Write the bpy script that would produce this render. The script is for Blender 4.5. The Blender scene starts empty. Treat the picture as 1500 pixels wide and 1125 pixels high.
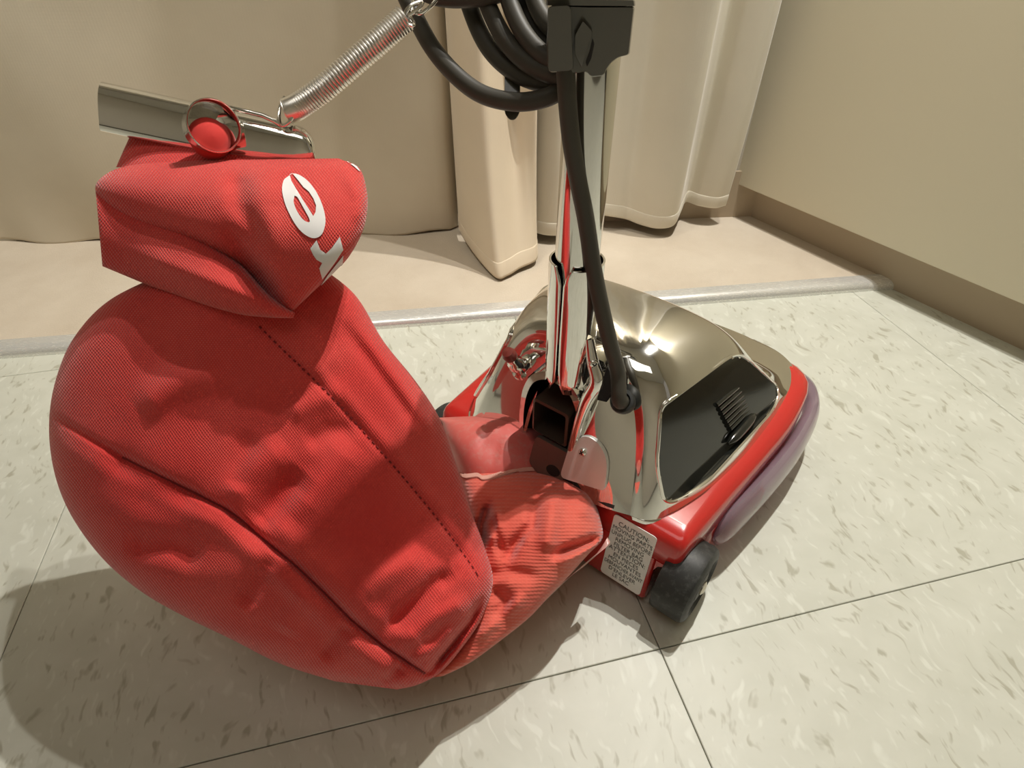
import bpy, math, random
from mathutils import Vector, Matrix
from mathutils.bvhtree import BVHTree
from mathutils.geometry import delaunay_2d_cdt

random.seed(4)
SC = bpy.context.scene
COL = SC.collection

# ------------------------------------------------------------------ camera
F, CXP, CYP, TH, CH = 870.0, 750.0, 562.5, math.radians(40), 0.5
cd = bpy.data.cameras.new('camera')
cam = bpy.data.objects.new('camera', cd)
COL.objects.link(cam)
cam.location = (0, 0, CH)
cam.rotation_euler = (math.radians(50), 0, 0)
cd.sensor_width = 36
cd.lens = F / 1500 * 36
cd.clip_start = .01
SC.camera = cam

# ------------------------------------------------------------------ world, lamps, exposure
w = bpy.data.worlds.new('world')
SC.world = w
w.use_nodes = True
w.node_tree.nodes['Background'].inputs[0].default_value = (1, .9, .75, 1)
w.node_tree.nodes['Background'].inputs[1].default_value = .2


def lamp(name, kind, loc, target, power, size, color, spot=None):
    l = bpy.data.lights.new(name, kind)
    l.energy = power
    l.color = color
    if kind == 'AREA':
        l.shape = 'RECTANGLE'
        l.size, l.size_y = size
    else:
        l.shadow_soft_size = size
    if spot:
        l.spot_size = math.radians(spot)
        l.spot_blend = .6
    o = bpy.data.objects.new(name, l)
    COL.objects.link(o)
    o.location = loc
    o.rotation_euler = (Vector(target) - Vector(loc)).to_track_quat('-Z', 'Y').to_euler()
    return o


WARM = (1, .965, .91)
lamp('spot_lamp', 'SPOT', (.47, .85, 1.65), (.0, .40, 0), 62, .010, WARM, 130)
lamp('spot_lamp', 'SPOT', (.39, .75, 1.65), (.0, .40, 0), 27, .010, WARM, 130)
lamp('display_spot', 'SPOT', (-.75, .15, 2.3), (-.42, 1.0, .30), 50, .06, (1, .94, .83), 36)  # unseen spot added to brighten the left cloth panel
lamp('ceiling_panel', 'AREA', (-.3, -.4, 2.42), (-.3, -.4, 0), 5, (1.3, .7), (1, .97, .92))  # unseen area lamp added overhead as soft ambient fill
SC.view_settings.view_transform = 'Standard'
SC.view_settings.look = 'None'
SC.view_settings.gamma = 1
SC.view_settings.use_curve_mapping = False
SC.view_settings.exposure = 0.18
SC.cycles.sample_clamp_indirect = 6


# ------------------------------------------------------------------ geometry helpers
CT, ST = math.cos(TH), math.sin(TH)


def at(x, y, d):
    """world point seen at photograph position x, y, at the distance d along the view"""
    u, v = (x - CXP) / F, -(y - CYP) / F
    return Vector((u * d, (CT + v * ST) * d, CH + (-ST + v * CT) * d))


def onz(x, y, z):
    v = -(y - CYP) / F
    return at(x, y, (z - CH) / (-ST + v * CT))


def ony(x, y, Y):
    v = -(y - CYP) / F
    return at(x, y, Y / (CT + v * ST))


def pix(p):
    X, Y, Z = p[0], p[1], p[2] - CH
    d = Y * CT - Z * ST
    return (CXP + F * X / d, CYP - F * (Y * ST + Z * CT) / d)


# the cleaner's own frame: a to its right, b forward, z up, from the middle of its rear edge
AN = math.radians(51.6)
VO = Vector((.033, .365, 0))
VW = Vector((math.sin(AN), -math.cos(AN), 0))
VF = Vector((math.cos(AN), math.sin(AN), 0))


def V(a, b, z):
    return VO + VW * a + VF * b + Vector((0, 0, z))


def crv(pts, n):
    """Catmull-Rom through pts (tuples of any length), n samples a span"""
    P = [tuple(p) for p in pts]
    P = [tuple(2 * a - b for a, b in zip(P[0], P[1]))] + P + [tuple(2 * a - b for a, b in zip(P[-1], P[-2]))]
    out = []
    for i in range(1, len(P) - 2):
        for k in range(n):
            t = k / n
            out.append(tuple(.5 * (2 * b + (c - a) * t + (2 * a - 5 * b + 4 * c - d) * t * t + (3 * b - a - 3 * c + d) * t ** 3)
                             for a, b, c, d in zip(P[i - 1], P[i], P[i + 1], P[i + 2])))
    out.append(P[-2])
    return out


def crv_at(P, t):
    n = len(P) - 1
    t = min(max(t, 0), 1) * n
    i = min(int(t), n - 1)
    t -= i
    g = lambda k: P[k] if 0 <= k <= n else (tuple(2 * a - b for a, b in zip(P[0], P[1])) if k < 0 else tuple(2 * a - b for a, b in zip(P[n], P[n - 1])))
    return tuple(.5 * (2 * b + (c - a) * t + (2 * a - 5 * b + 4 * c - d) * t * t + (3 * b - a - 3 * c + d) * t ** 3)
                 for a, b, c, d in zip(g(i - 1), g(i), g(i + 1), g(i + 2)))


def sm(x, a, b):
    t = min(max((x - a) / (b - a), 0), 1)
    return t * t * (3 - 2 * t)


class MB:
    def __init__(s):
        s.v, s.f, s.uv = [], [], {}

    def add(s, vs, fs, uvs=None):
        o = len(s.v)
        s.v += [Vector(p) for p in vs]
        s.f += [tuple(i + o for i in f) for f in fs]
        if uvs:
            for i, q in enumerate(uvs):
                s.uv[o + i] = q

    def grid(s, rows, loop=False, cap=False, uv=None, skip=None):
        n, m = len(rows), len(rows[0])
        vs = [p for r in rows for p in r]
        fs = []
        for i in range(n - 1):
            for j in range(m if loop else m - 1):
                if skip and skip(i, j):
                    continue
                k = (j + 1) % m
                fs.append((i * m + j, i * m + k, (i + 1) * m + k, (i + 1) * m + j))
        if cap:
            fs.append(tuple(reversed(range(m))))
            fs.append(tuple((n - 1) * m + j for j in range(m)))
        s.add(vs, fs, uv)
        return s

    def tube(s, path, r, n=12, flat=None):
        """sweep of a circle (or an ellipse, flat=(ratio, up)) along a path, capped"""
        P = [Vector(p) for p in path]
        rr = r if callable(r) else (lambda t: r)
        rows = []
        up = Vector(flat[1]) if flat else None
        prev = None
        for i, p in enumerate(P):
            d = (P[min(i + 1, len(P) - 1)] - P[max(i - 1, 0)]).normalized()
            if up is not None:
                x = d.cross(up).normalized()
            elif prev is None:
                x = d.orthogonal().normalized()
            else:
                x = (prev - d * prev.dot(d)).normalized()
            prev = x
            y = d.cross(x).normalized()
            q = rr(i / (len(P) - 1))
            k = flat[0] if flat else 1
            rows.append([p + x * (q * math.cos(2 * math.pi * j / n)) + y * (q * k * math.sin(2 * math.pi * j / n)) for j in range(n)])
        return s.grid(rows, loop=True, cap=True)

    def lathe(s, prof, base, axis, n=28):
        """prof = (radius, height) pairs turned about axis from base"""
        ax = Vector(axis).normalized()
        x = ax.orthogonal().normalized()
        y = ax.cross(x)
        B = Vector(base)
        rows = [[B + ax * h + (x * math.cos(2 * math.pi * j / n) + y * math.sin(2 * math.pi * j / n)) * max(r, 1e-5) for j in range(n)] for r, h in prof]
        return s.grid(rows, loop=True, cap=True)

    def prism(s, a, b):
        """two matching outlines joined and capped"""
        return s.grid([a, b], loop=True, cap=True)

    def box(s, o, x, y, z):
        o, x, y, z = map(Vector, (o, x, y, z))
        s.add([o, o + x, o + x + y, o + y, o + z, o + x + z, o + x + y + z, o + y + z],
              [(0, 3, 2, 1), (4, 5, 6, 7), (0, 1, 5, 4), (1, 2, 6, 5), (2, 3, 7, 6), (3, 0, 4, 7)])
        return s


ORG = {}


def link(name, me, mat, parent):
    o = bpy.data.objects.new(name, me)
    COL.objects.link(o)
    me.materials.append(mat)
    if parent:
        o.parent = parent
    return o


def root_loc(o):
    p = Vector((0, 0, 0))
    while o:
        p += o.location
        o = o.parent
    return p


def obj(name, mb, mat, parent=None, smooth=True, bevel=0, sub=0, solid=0, sharp=None, **tags):
    me = bpy.data.meshes.new(name)
    off = root_loc(parent) if parent else Vector((0, 0, 0))
    me.from_pydata([tuple(p - off) for p in mb.v], [], mb.f)
    if mb.uv:
        lay = me.uv_layers.new(name='UVMap')
        for l in me.loops:
            lay.data[l.index].uv = mb.uv.get(l.vertex_index, (0, 0))
    me.update()
    import bmesh
    bm = bmesh.new()
    bm.from_mesh(me)
    bmesh.ops.recalc_face_normals(bm, faces=bm.faces)
    bm.to_mesh(me)
    bm.free()
    if smooth:
        for p in me.polygons:
            p.use_smooth = True
        me.set_sharp_from_angle(angle=math.radians(sharp or 45))
    o = link(name, me, mat, parent)
    if solid:
        m = o.modifiers.new('thick', 'SOLIDIFY')
        m.thickness = solid
        m.offset = 0
    if bevel:
        m = o.modifiers.new('edge', 'BEVEL')
        m.width = bevel
        m.segments = 3
        m.limit_method = 'ANGLE'
        m.angle_limit = math.radians(40)
    if sub:
        m = o.modifiers.new('round', 'SUBSURF')
        m.levels = m.render_levels = sub
    for k, v in tags.items():
        o[k] = v
    return o


# ------------------------------------------------------------------ materials
def mat(name, col, rough=.5, metal=0, coat=0, sheen=0, spec=.5, trans=0, build=None, ior=1.45):
    m = bpy.data.materials.new(name)
    m.use_nodes = True
    nt = m.node_tree
    b = nt.nodes['Principled BSDF']
    b.inputs['Base Color'].default_value = (*col, 1)
    b.inputs['Roughness'].default_value = rough
    b.inputs['Metallic'].default_value = metal
    b.inputs['Coat Weight'].default_value = coat
    b.inputs['Coat Roughness'].default_value = .05
    b.inputs['Sheen Weight'].default_value = sheen
    b.inputs['Sheen Roughness'].default_value = .4
    b.inputs['Specular IOR Level'].default_value = spec
    b.inputs['Transmission Weight'].default_value = trans
    b.inputs['IOR'].default_value = ior
    if build:
        build(nt, b)
    return m


def nd(nt, t, **kw):
    n = nt.nodes.new(t)
    for k, v in kw.items():
        if k in n.inputs:
            n.inputs[k].default_value = v
        else:
            setattr(n, k, v)
    return n


def ramp(nt, fac, stops):
    r = nt.nodes.new('ShaderNodeValToRGB')
    e = r.color_ramp.elements
    e[0].position, e[0].color = stops[0][0], (*stops[0][1], 1)
    e[1].position, e[1].color = stops[1][0], (*stops[1][1], 1)
    for p, c in stops[2:]:
        x = e.new(p)
        x.color = (*c, 1)
    nt.links.new(fac, r.inputs[0])
    return r.outputs[0]


def coord(nt, kind='Object', scale=(1, 1, 1), rot=(0, 0, 0)):
    c = nt.nodes.new('ShaderNodeTexCoord')
    m = nt.nodes.new('ShaderNodeMapping')
    m.inputs['Scale'].default_value = scale
    m.inputs['Rotation'].default_value = rot
    nt.links.new(c.outputs[kind], m.inputs[0])
    return m.outputs[0]


def mixc(nt, f, a, b, mode='MIX'):
    m = nt.nodes.new('ShaderNodeMix')
    m.data_type = 'RGBA'
    m.blend_type = mode
    for s, x in ((m.inputs[0], f), (m.inputs[6], a), (m.inputs[7], b)):
        if hasattr(x, 'is_output') or isinstance(x, bpy.types.NodeSocket):
            nt.links.new(x, s)
        elif isinstance(x, (int, float)):
            s.default_value = x
        else:
            s.default_value = (*x, 1)
    return m.outputs[2]


def bump(nt, b, h, strength=.3, dist=.001, prev=None):
    n = nt.nodes.new('ShaderNodeBump')
    n.inputs['Strength'].default_value = strength
    n.inputs['Distance'].default_value = dist
    nt.links.new(h, n.inputs['Height'])
    if prev:
        nt.links.new(prev, n.inputs['Normal'])
    nt.links.new(n.outputs[0], b.inputs['Normal'])
    return n.outputs[0]


def b_tile(nt, b):
    # vinyl composition tile: pale grey green with short streaky flecks
    p = coord(nt, 'Object')
    warp = nd(nt, 'ShaderNodeTexNoise', Scale=9.0, Detail=3.0)
    nt.links.new(p, warp.inputs['Vector'])
    wp = mixc(nt, .08, p, warp.outputs['Color'], 'ADD')
    oi = nt.nodes.new('ShaderNodeObjectInfo')
    sh = nt.nodes.new('ShaderNodeVectorMath')
    sh.operation = 'MULTIPLY_ADD'
    nt.links.new(oi.outputs['Random'], sh.inputs[0])
    sh.inputs[1].default_value = (7, 3, 5)
    nt.links.new(wp, sh.inputs[2])
    mp = nt.nodes.new('ShaderNodeMapping')
    mp.inputs['Rotation'].default_value = (0, 0, math.radians(28))
    mp.inputs['Scale'].default_value = (120, 40, 50)
    nt.links.new(sh.outputs[0], mp.inputs[0])
    fl = nd(nt, 'ShaderNodeTexNoise', Scale=1.0, Detail=2.0, Roughness=.55)
    nt.links.new(mp.outputs[0], fl.inputs['Vector'])
    dark = ramp(nt, fl.outputs['Fac'], [(.60, (0, 0, 0)), (.70, (1, 1, 1))])
    lite = ramp(nt, fl.outputs['Fac'], [(.30, (1, 1, 1)), (.40, (0, 0, 0))])
    cl = nd(nt, 'ShaderNodeTexNoise', Scale=26.0, Detail=4.0)
    nt.links.new(sh.outputs[0], cl.inputs['Vector'])
    base = ramp(nt, cl.outputs['Fac'], [(.3, (.53, .535, .455)), (.7, (.59, .595, .515))])
    c = mixc(nt, dark, base, (.40, .39, .31))
    c2 = mixc(nt, lite, c, (.63, .64, .56))
    nt.links.new(c2, b.inputs['Base Color'])
    bump(nt, b, cl.outputs['Fac'], .12, .0006)


def b_cloth(colA, colB, scale=900, strength=.1):
    def f(nt, b):
        p = coord(nt, 'Object')
        w1 = nd(nt, 'ShaderNodeTexWave', Scale=scale / 10, Distortion=1.0)
        w2 = nd(nt, 'ShaderNodeTexWave', Scale=scale / 10, Distortion=1.0, bands_direction='Z')
        for x in (w1, w2):
            nt.links.new(p, x.inputs['Vector'])
        n = nd(nt, 'ShaderNodeTexNoise', Scale=7.0, Detail=5.0)
        nt.links.new(p, n.inputs['Vector'])
        nt.links.new(ramp(nt, n.outputs['Fac'], [(.3, colA), (.7, colB)]), b.inputs['Base Color'])
        bump(nt, b, mixc(nt, .5, w1.outputs['Color'], w2.outputs['Color']), strength, .0004)
    return f


def b_bag(colA, colB, fu, fv, strength, dist, hi, knit=False):
    # coarse woven cloth: over and under threads across the sheet's own u, v
    def f(nt, b):
        p = coord(nt, 'UV')
        warp = nd(nt, 'ShaderNodeTexNoise', Scale=14.0, Detail=2.0)
        nt.links.new(p, warp.inputs['Vector'])
        wp = mixc(nt, .012, p, warp.outputs['Color'], 'ADD')
        sx = nt.nodes.new('ShaderNodeSeparateXYZ')
        nt.links.new(wp, sx.inputs[0])

        def mth(op, x, y=None):
            m = nt.nodes.new('ShaderNodeMath')
            m.operation = op
            for s, q in zip(m.inputs, (x, y)):
                if isinstance(q, bpy.types.NodeSocket):
                    nt.links.new(q, s)
                elif q is not None:
                    s.default_value = q
            return m.outputs[0]
        su = mth('SINE', mth('MULTIPLY', sx.outputs[0], fu * 2 * math.pi))
        sv = mth('SINE', mth('MULTIPLY', sx.outputs[1], fv * 2 * math.pi))
        if knit:
            h = mth('ADD', mth('MULTIPLY', sv, .7), mth('MULTIPLY', mth('MULTIPLY', su, sv), .3))
        else:
            h = mth('MULTIPLY', su, sv)
        h01 = mth('MULTIPLY_ADD', h, .5)
        h01.node.inputs[2].default_value = .5
        n = nd(nt, 'ShaderNodeTexNoise', Scale=9.0, Detail=6.0, Roughness=.6)
        nt.links.new(coord(nt, 'Object'), n.inputs['Vector'])
        base = ramp(nt, n.outputs['Fac'], [(.3, colA), (.72, colB)])
        worn = ramp(nt, n.outputs['Fac'], [(.45, (0, 0, 0)), (.75, (1, 1, 1))])
        top = ramp(nt, h01, [(.62, (0, 0, 0)), (.95, (.4, .4, .4))])
        k = mixc(nt, 1.0, worn, top, 'MULTIPLY')
        nt.links.new(mixc(nt, k, base, hi), b.inputs['Base Color'])
        bump(nt, b, h01, strength, dist)
    return f


def b_carpet(nt, b):
    p = coord(nt, 'Object')
    n = nd(nt, 'ShaderNodeTexNoise', Scale=420.0, Detail=3.0)
    n2 = nd(nt, 'ShaderNodeTexNoise', Scale=6.0, Detail=5.0, Roughness=.65)
    for x in (n, n2):
        nt.links.new(p, x.inputs['Vector'])
    c = ramp(nt, n2.outputs['Fac'], [(.3, (.50, .425, .33)), (.68, (.59, .52, .42))])
    spots = ramp(nt, n2.outputs['Fac'], [(.22, (1, 1, 1)), (.3, (0, 0, 0))])
    nt.links.new(mixc(nt, spots, c, (.33, .27, .2)), b.inputs['Base Color'])
    bump(nt, b, n.outputs['Fac'], .35, .0012)


def b_scuff(a, c):
    def f(nt, b):
        n = nd(nt, 'ShaderNodeTexNoise', Scale=160.0, Detail=6.0, Roughness=.7)
        nt.links.new(coord(nt, 'Object'), n.inputs['Vector'])
        nt.links.new(ramp(nt, n.outputs['Fac'], [(.5, a), (.75, c)]), b.inputs['Base Color'])
        bump(nt, b, n.outputs['Fac'], .1, .0004)
    return f


def b_metalgrain(nt, b):
    n = nd(nt, 'ShaderNodeTexNoise', Scale=60.0, Detail=4.0)
    nt.links.new(coord(nt, 'Object', (1, 20, 20)), n.inputs['Vector'])
    nt.links.new(ramp(nt, n.outputs['Fac'], [(.3, (.16, .16, .16)), (.8, (.34, .34, .34))]), b.inputs['Roughness'])


M = dict(
    tile=mat('floor_tile_vinyl', (.52, .53, .44), .42, spec=.4, build=b_tile),
    grout=mat('tile_joint', (.09, .08, .055), .8),
    carpet=mat('platform_carpet', (.47, .41, .32), .95, sheen=.15, spec=.1, build=b_carpet),
    alu=mat('aluminium_edge', (.80, .80, .77), .35, .55, build=b_metalgrain),
    curtain_tan=mat('tan_curtain_cloth', (.5, .4, .27), .9, sheen=.2, spec=.15, build=b_cloth((.66, .56, .425), (.71, .61, .465))),
    curtain_cream=mat('cream_curtain_cloth', (.5, .43, .30), .9, sheen=.2, spec=.15, build=b_cloth((.68, .635, .53), (.73, .685, .575))),
    panel=mat('tan_panel_cloth', (.38, .31, .2), .9, sheen=.15, spec=.15, build=b_cloth((.57, .505, .39), (.63, .565, .445), 700, .1)),
    wall=mat('beige_wall_paint', (.52, .48, .40), .7, spec=.3),
    wallp=mat('beige_panel_paint', (.68, .625, .475), .5, spec=.4),
    base=mat('baseboard_paint', (.42, .34, .24), .6),
    ceil=mat('ceiling_paint', (.62, .61, .57), .8),
    chrome=mat('polished_chrome', (.80, .79, .76), .045, 1),
    chrome2=mat('bright_wire_chrome', (.82, .80, .76), .12, 1),
    spring=mat('spring_wire', (.85, .82, .77), .3, 1),
    plate=mat('satin_plate', (.80, .79, .75), .42, .45),  # pale tone stands in for the bright floor mirrored in chrome
    steel=mat('satin_steel', (.62, .58, .5), .3, 1),
    dark_metal=mat('dark_grey_plate', (.17, .15, .125), .35, .6),
    duct=mat('brown_painted_duct', (.10, .075, .055), .38, .5),
    cavity=mat('dark_hollow', (.012, .01, .008), .7),  # near-black colour stands in for the shade inside openings
    red=mat('red_enamel', (.52, .022, .018), .22, coat=.6),
    black=mat('glossy_black_plastic', (.012, .013, .011), .12, coat=.3),
    rubber=mat('grey_black_rubber', (.03, .032, .03), .5, build=b_scuff((.022, .023, .021), (.075, .075, .07))),
    cord=mat('dark_grey_cord', (.058, .053, .042), .5, spec=.35),
    plastic=mat('olive_black_plastic', (.075, .070, .055), .25, coat=.3),
    lens=mat('lilac_clear_vinyl', (.50, .38, .45), .2, trans=.65, ior=1.35, coat=.3),
    vinyl=mat('pink_clear_vinyl', (.62, .33, .29), .4, trans=.1, coat=.2),
    white=mat('white_print', (.78, .76, .74), .75),
    sticker=mat('white_sticker', (.86, .86, .82), .35),
    ink=mat('grey_black_ink', (.06, .06, .055), .6),
    thread=mat('dark_red_thread', (.2, .012, .012), .8),  # sewn stitches, and the painted shade of the low seam groove
    threadp=mat('pale_pink_thread', (.68, .38, .31), .8),
    bag=mat('red_woven_bag', (.62, .04, .035), .8, sheen=.35, spec=.2,
            build=b_bag((.58, .038, .034), (.66, .062, .052), 190, 150, .55, .0009, (.84, .33, .29))),
    sleeve=mat('red_knit_sleeve', (.62, .06, .045), .85, sheen=.5, spec=.2,
               build=b_bag((.64, .10, .07), (.72, .17, .12), 150, 165, .6, .0008, (.86, .46, .36), True)),
    collar=mat('red_vinyl_collar', (.55, .10, .09), .45, sheen=.2,
               build=b_scuff((.62, .13, .11), (.56, .22, .19))),
    brown=mat('brown_red_tip', (.16, .03, .022), .35),
)

# ------------------------------------------------------------------ setting
GA = math.radians(13.5)
GO = Vector((.1265, .2435, 0))
GX = Vector((math.cos(GA), math.sin(GA), 0))
GY = Vector((-math.sin(GA), math.cos(GA), 0))
XL, XR, YB, YF = -1.7, 1.9, -1.7, 1.4
fl = obj('floor', MB().box((XL, YB, -.03), (XR - XL, 0, 0), (0, YF - YB, 0), (0, 0, .0265)), M['grout'], smooth=False, kind='structure')
TS = .545
tm = None
for i in range(-5, 5):
    for j in range(-5, 4):
        c = GO + GX * ((i + .5) * TS) + GY * ((j + .5) * TS)
        if not (XL + .3 < c.x < XR - .3 and YB + .3 < c.y < 1.1):
            continue
        if tm is None:
            h = TS / 2 - .0004
            q = h - .0006
            mb = MB().grid([[Vector((x * s, y * s, z)) for x, y in ((-1, -1), (1, -1), (1, 1), (-1, 1))] for s, z in ((h, -.0036), (h, -.0006), (q, 0))], loop=True, cap=True)
            t = obj('tile', mb, M['tile'], fl, smooth=False)
            tm = t.data
        else:
            t = bpy.data.objects.new('tile', tm)
            COL.objects.link(t)
            t.parent = fl
        t.location = c
        t.rotation_euler = (0, 0, GA)

# platform along the back and its metal edge strip
E0, E1 = Vector((-.201, .734, 0)), Vector((.458, .826, 0))
ed = (E1 - E0).normalized()
en = Vector((-ed.y, ed.x, 0))
A0, A1 = E0 - ed * 1.4, E1 + ed * 1.2
pz = .012
obj('platform', MB().box(A0 + en * .012, A1 - A0, en * .9, (0, 0, pz)), M['carpet'], smooth=False, kind='structure')
prof = [(-.014, 0), (-.0138, .004), (-.012, .0085), (-.0075, .012), (-.002, .0135), (.006, .0142), (.013, .0140), (.014, .0122), (.014, 0)]
obj('trim_1', MB().grid([[P + en * y + Vector((0, 0, z)) for y, z in prof] for P in (A0, A1)], loop=True, cap=True), M['alu'], kind='structure')

# back wall, right wall
B1 = Vector((.456, 1.09, 0))
bd = Vector((math.cos(math.radians(4.6)), math.sin(math.radians(4.6)), 0))
bn = Vector((-bd.y, bd.x, 0))
obj('wall_back', MB().box(B1 - bd * 2.3, bd * 2.3, bn * .08, (0, 0, 2.5)), M['wall'], smooth=False, kind='structure')
rd = Vector((.518 - .455, .989 - 1.09, 0)).normalized()
rn = Vector((-rd.y, rd.x, 0))        # away from the room
RB = B1
obj('baseboard_back', MB().box(B1 - bd * 1.2 - bn * .006, bd * 1.2 + bd * .004, bn * .005, (0, 0, .1)), M['base'], smooth=False, kind='structure')
obj('baseboard_right', MB().box(RB - rd * .004, rd * 1.9, rn * .05, (0, 0, .2)), M['base'], smooth=False, kind='structure')
obj('wall_right', MB().box(RB - rd * .12 - rn * .035 + Vector((0, 0, .075)), rd * 2.4, rn * .15, (0, 0, 2.43)), M['wallp'], smooth=False, kind='structure', bevel=.002)
obj('wall_left', MB().box((XL - .08, YB, 0), (.08, 0, 0), (0, YF - YB, 0), (0, 0, 2.5)), M['wall'], smooth=False, kind='structure')
obj('wall_front', MB().box((XL - .08, YB - .08, 0), (XR - XL + .16, 0, 0), (0, .08, 0), (0, 0, 2.5)), M['wall'], smooth=False, kind='structure')
obj('ceiling', MB().box((XL - .08, YB - .08, 2.5), (XR - XL + .16, 0, 0), (0, YF - YB + .2, 0), (0, 0, .05)), M['ceil'], smooth=False, kind='structure')


# ------------------------------------------------------------------ curtains
def cloth(name, lo, hi, z0, z1, m, label, hem=.0, n=10, rows=26, zb=None, lean=1.3):
    """hanging cloth: lo and hi are the fold lines (x, y) at the hem and well above it"""
    a, b = crv(lo, n), crv(hi, n)
    zb = crv([(q,) for q in zb], n) if zb else [(0,)] * len(a)
    R = []
    for i in range(rows + 1):
        t = i / rows
        zz = z0 + (z1 - z0) * t ** 2
        k = 1 - math.exp(-(zz - z0) / .22)
        row = []
        for j, (p, q) in enumerate(zip(a, b)):
            x = p[0] + (q[0] - p[0]) * k
            y = p[1] + (q[1] - p[1]) * k
            row.append(Vector((x, y, zz + zb[j][0] * (1 - k))))
        R.append(row)
    o = obj(name, MB().grid(R), m, solid=.0022, sharp=80, label=label, category='curtain')
    # hem: a doubled strip sewn along the foot of the cloth
    H = []
    for z in (.0, .004, .012, .022, .024):
        row = []
        k = 1 - math.exp(-z / .22)
        for j, (p, q) in enumerate(zip(a, b)):
            j0, j1 = max(j - 1, 0), min(j + 1, len(a) - 1)
            d = Vector((a[j1][0] - a[j0][0], a[j1][1] - a[j0][1], 0)).normalized()
            nn = Vector((d.y, -d.x, 0)) * (.0012 if 0 < z < .024 else .0005)
            row.append(Vector((p[0] + (q[0] - p[0]) * k, p[1] + (q[1] - p[1]) * k, z0 + z + zb[j][0] * (1 - k))) + nn)
        H.append(row)
    obj('hem', MB().grid(H), m, o, solid=.001, sharp=80)
    return o


# flat tan cloth panel on the left
R = []
for i in range(31):
    z = .014 + 1.75 * (i / 30) ** 1.8
    row = []
    for j in range(61):
        t = j / 60
        x = -1.05 + .951 * t
        y = 1.009 + (x + .1) * .05 - .008 * math.sin(x * 9 + z * 5) * math.sin(z * 6 + 1) - .004 * math.sin(x * 21 - z * 13)
        y += .02 * sm(t, .975, 1.0) ** 2 + (.006 * math.sin(x * 40) * math.exp(-z * 25))
        row.append(Vector((x, y, z + .003 * math.sin(x * 33))))
    R.append(row)
pn = obj('curtain', MB().grid(R), M['panel'], solid=.003, sharp=80, label='flat tan cloth panel hanging behind the red bag, left of the folded curtain', category='curtain', group='curtains along the display platform')
cA = cloth('curtain', [(-.092, 1.03), (-.092, .985), (-.062, .91), (-.026, .842), (-.008, .846), (.012, .866), (.038, .888), (.042, .915), (.034, .94), (.026, .955)],
           [(-.094, 1.03), (-.094, .985), (-.08, .94), (-.05, .925), (-.026, .95), (-.006, .985), (.006, .955), (.03, .925), (.034, .935), (.028, .95)],
           .018, 1.76, M['curtain_tan'], 'tan curtain whose pointed corner sticks out over the platform', zb=[.02, .012, .004, 0, .0, .002, .004, .006, .01, .01])
cB = cloth('curtain', [(.022, 1.0), (.05, .972), (.085, .968), (.105, 1.0), (.13, 1.03), (.165, 1.022), (.19, 1.018), (.21, 1.022), (.232, 1.01), (.26, .994), (.288, .997), (.308, 1.035), (.322, 1.062), (.342, 1.046), (.37, 1.04), (.392, 1.047)],
           [(.022, 1.0), (.05, .968), (.085, .96), (.105, 1.0), (.13, 1.03), (.165, 1.02), (.19, 1.02), (.21, 1.015), (.235, .985), (.265, .965), (.29, .97), (.305, 1.03), (.33, 1.055), (.35, 1.025), (.38, 1.01), (.398, 1.03)],
           .030, 1.76, M['curtain_cream'], 'cream curtain in wide vertical folds reaching the right wall', zb=[.004, 0, 0, .0, .01, .012, .01, .004, 0, 0, .004, .012, .02, .02, .018, .02])
for c in (cA, cB):
    c['group'] = 'curtains along the display platform'

# ------------------------------------------------------------------ the vacuum cleaner
vac = bpy.data.objects.new('vacuum_cleaner', None)
COL.objects.link(vac)
vac.location = VO
vac.empty_display_size = .1
vac['label'] = 'red and chrome upright vacuum cleaner with a red cloth bag, standing on the tile floor'
vac['category'] = 'vacuum cleaner'


def rounded(pts, r, n=5):
    out = []
    for i, p in enumerate(pts):
        p = Vector((*p, 0)) if len(p) == 2 else Vector(p)
        a, b = Vector((*pts[i - 1][:2], 0)), Vector((*pts[(i + 1) % len(pts)][:2], 0))
        q = r[i] if isinstance(r, (list, tuple)) else r
        da, db = (a - p), (b - p)
        la = min(q, da.length * .49)
        lb = min(q, db.length * .49)
        s, e = p + da.normalized() * la, p + db.normalized() * lb
        for k in range(n + 1):
            t = k / n
            out.append((s * (1 - t) ** 2 + p * 2 * t * (1 - t) + e * t * t)[:2])
    return out


def inset(pts, d):
    out = []
    n = len(pts)
    for i in range(n):
        a, b, c = Vector(pts[i - 1]), Vector(pts[i]), Vector(pts[(i + 1) % n])
        t = (c - a)
        t = t.normalized() if t.length > 1e-9 else Vector((1, 0))
        out.append(tuple(b + Vector((-t.y, t.x)) * d))
    return out


# red base housing: upper deck over the wheels, lower skirt with the wheel notches


def lean(p, z):
    # rear face leans out a little towards its foot
    a, b = p
    return (a, b - .012 * (1 - z / .092) * max(0, 1 - b / .03))


mb = MB()
DK = [(-.136, 0), (.136, 0), (.150, .14), (.157, .22), (.146, .308), (-.146, .308), (-.157, .22), (-.150, .14)]
DR = [.008, .008, .05, .05, .05, .05, .05, .05]


def deckring(d):
    return rounded(inset(DK, d), [max(.004, q - d * .3) for q in DR], 5)


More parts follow.
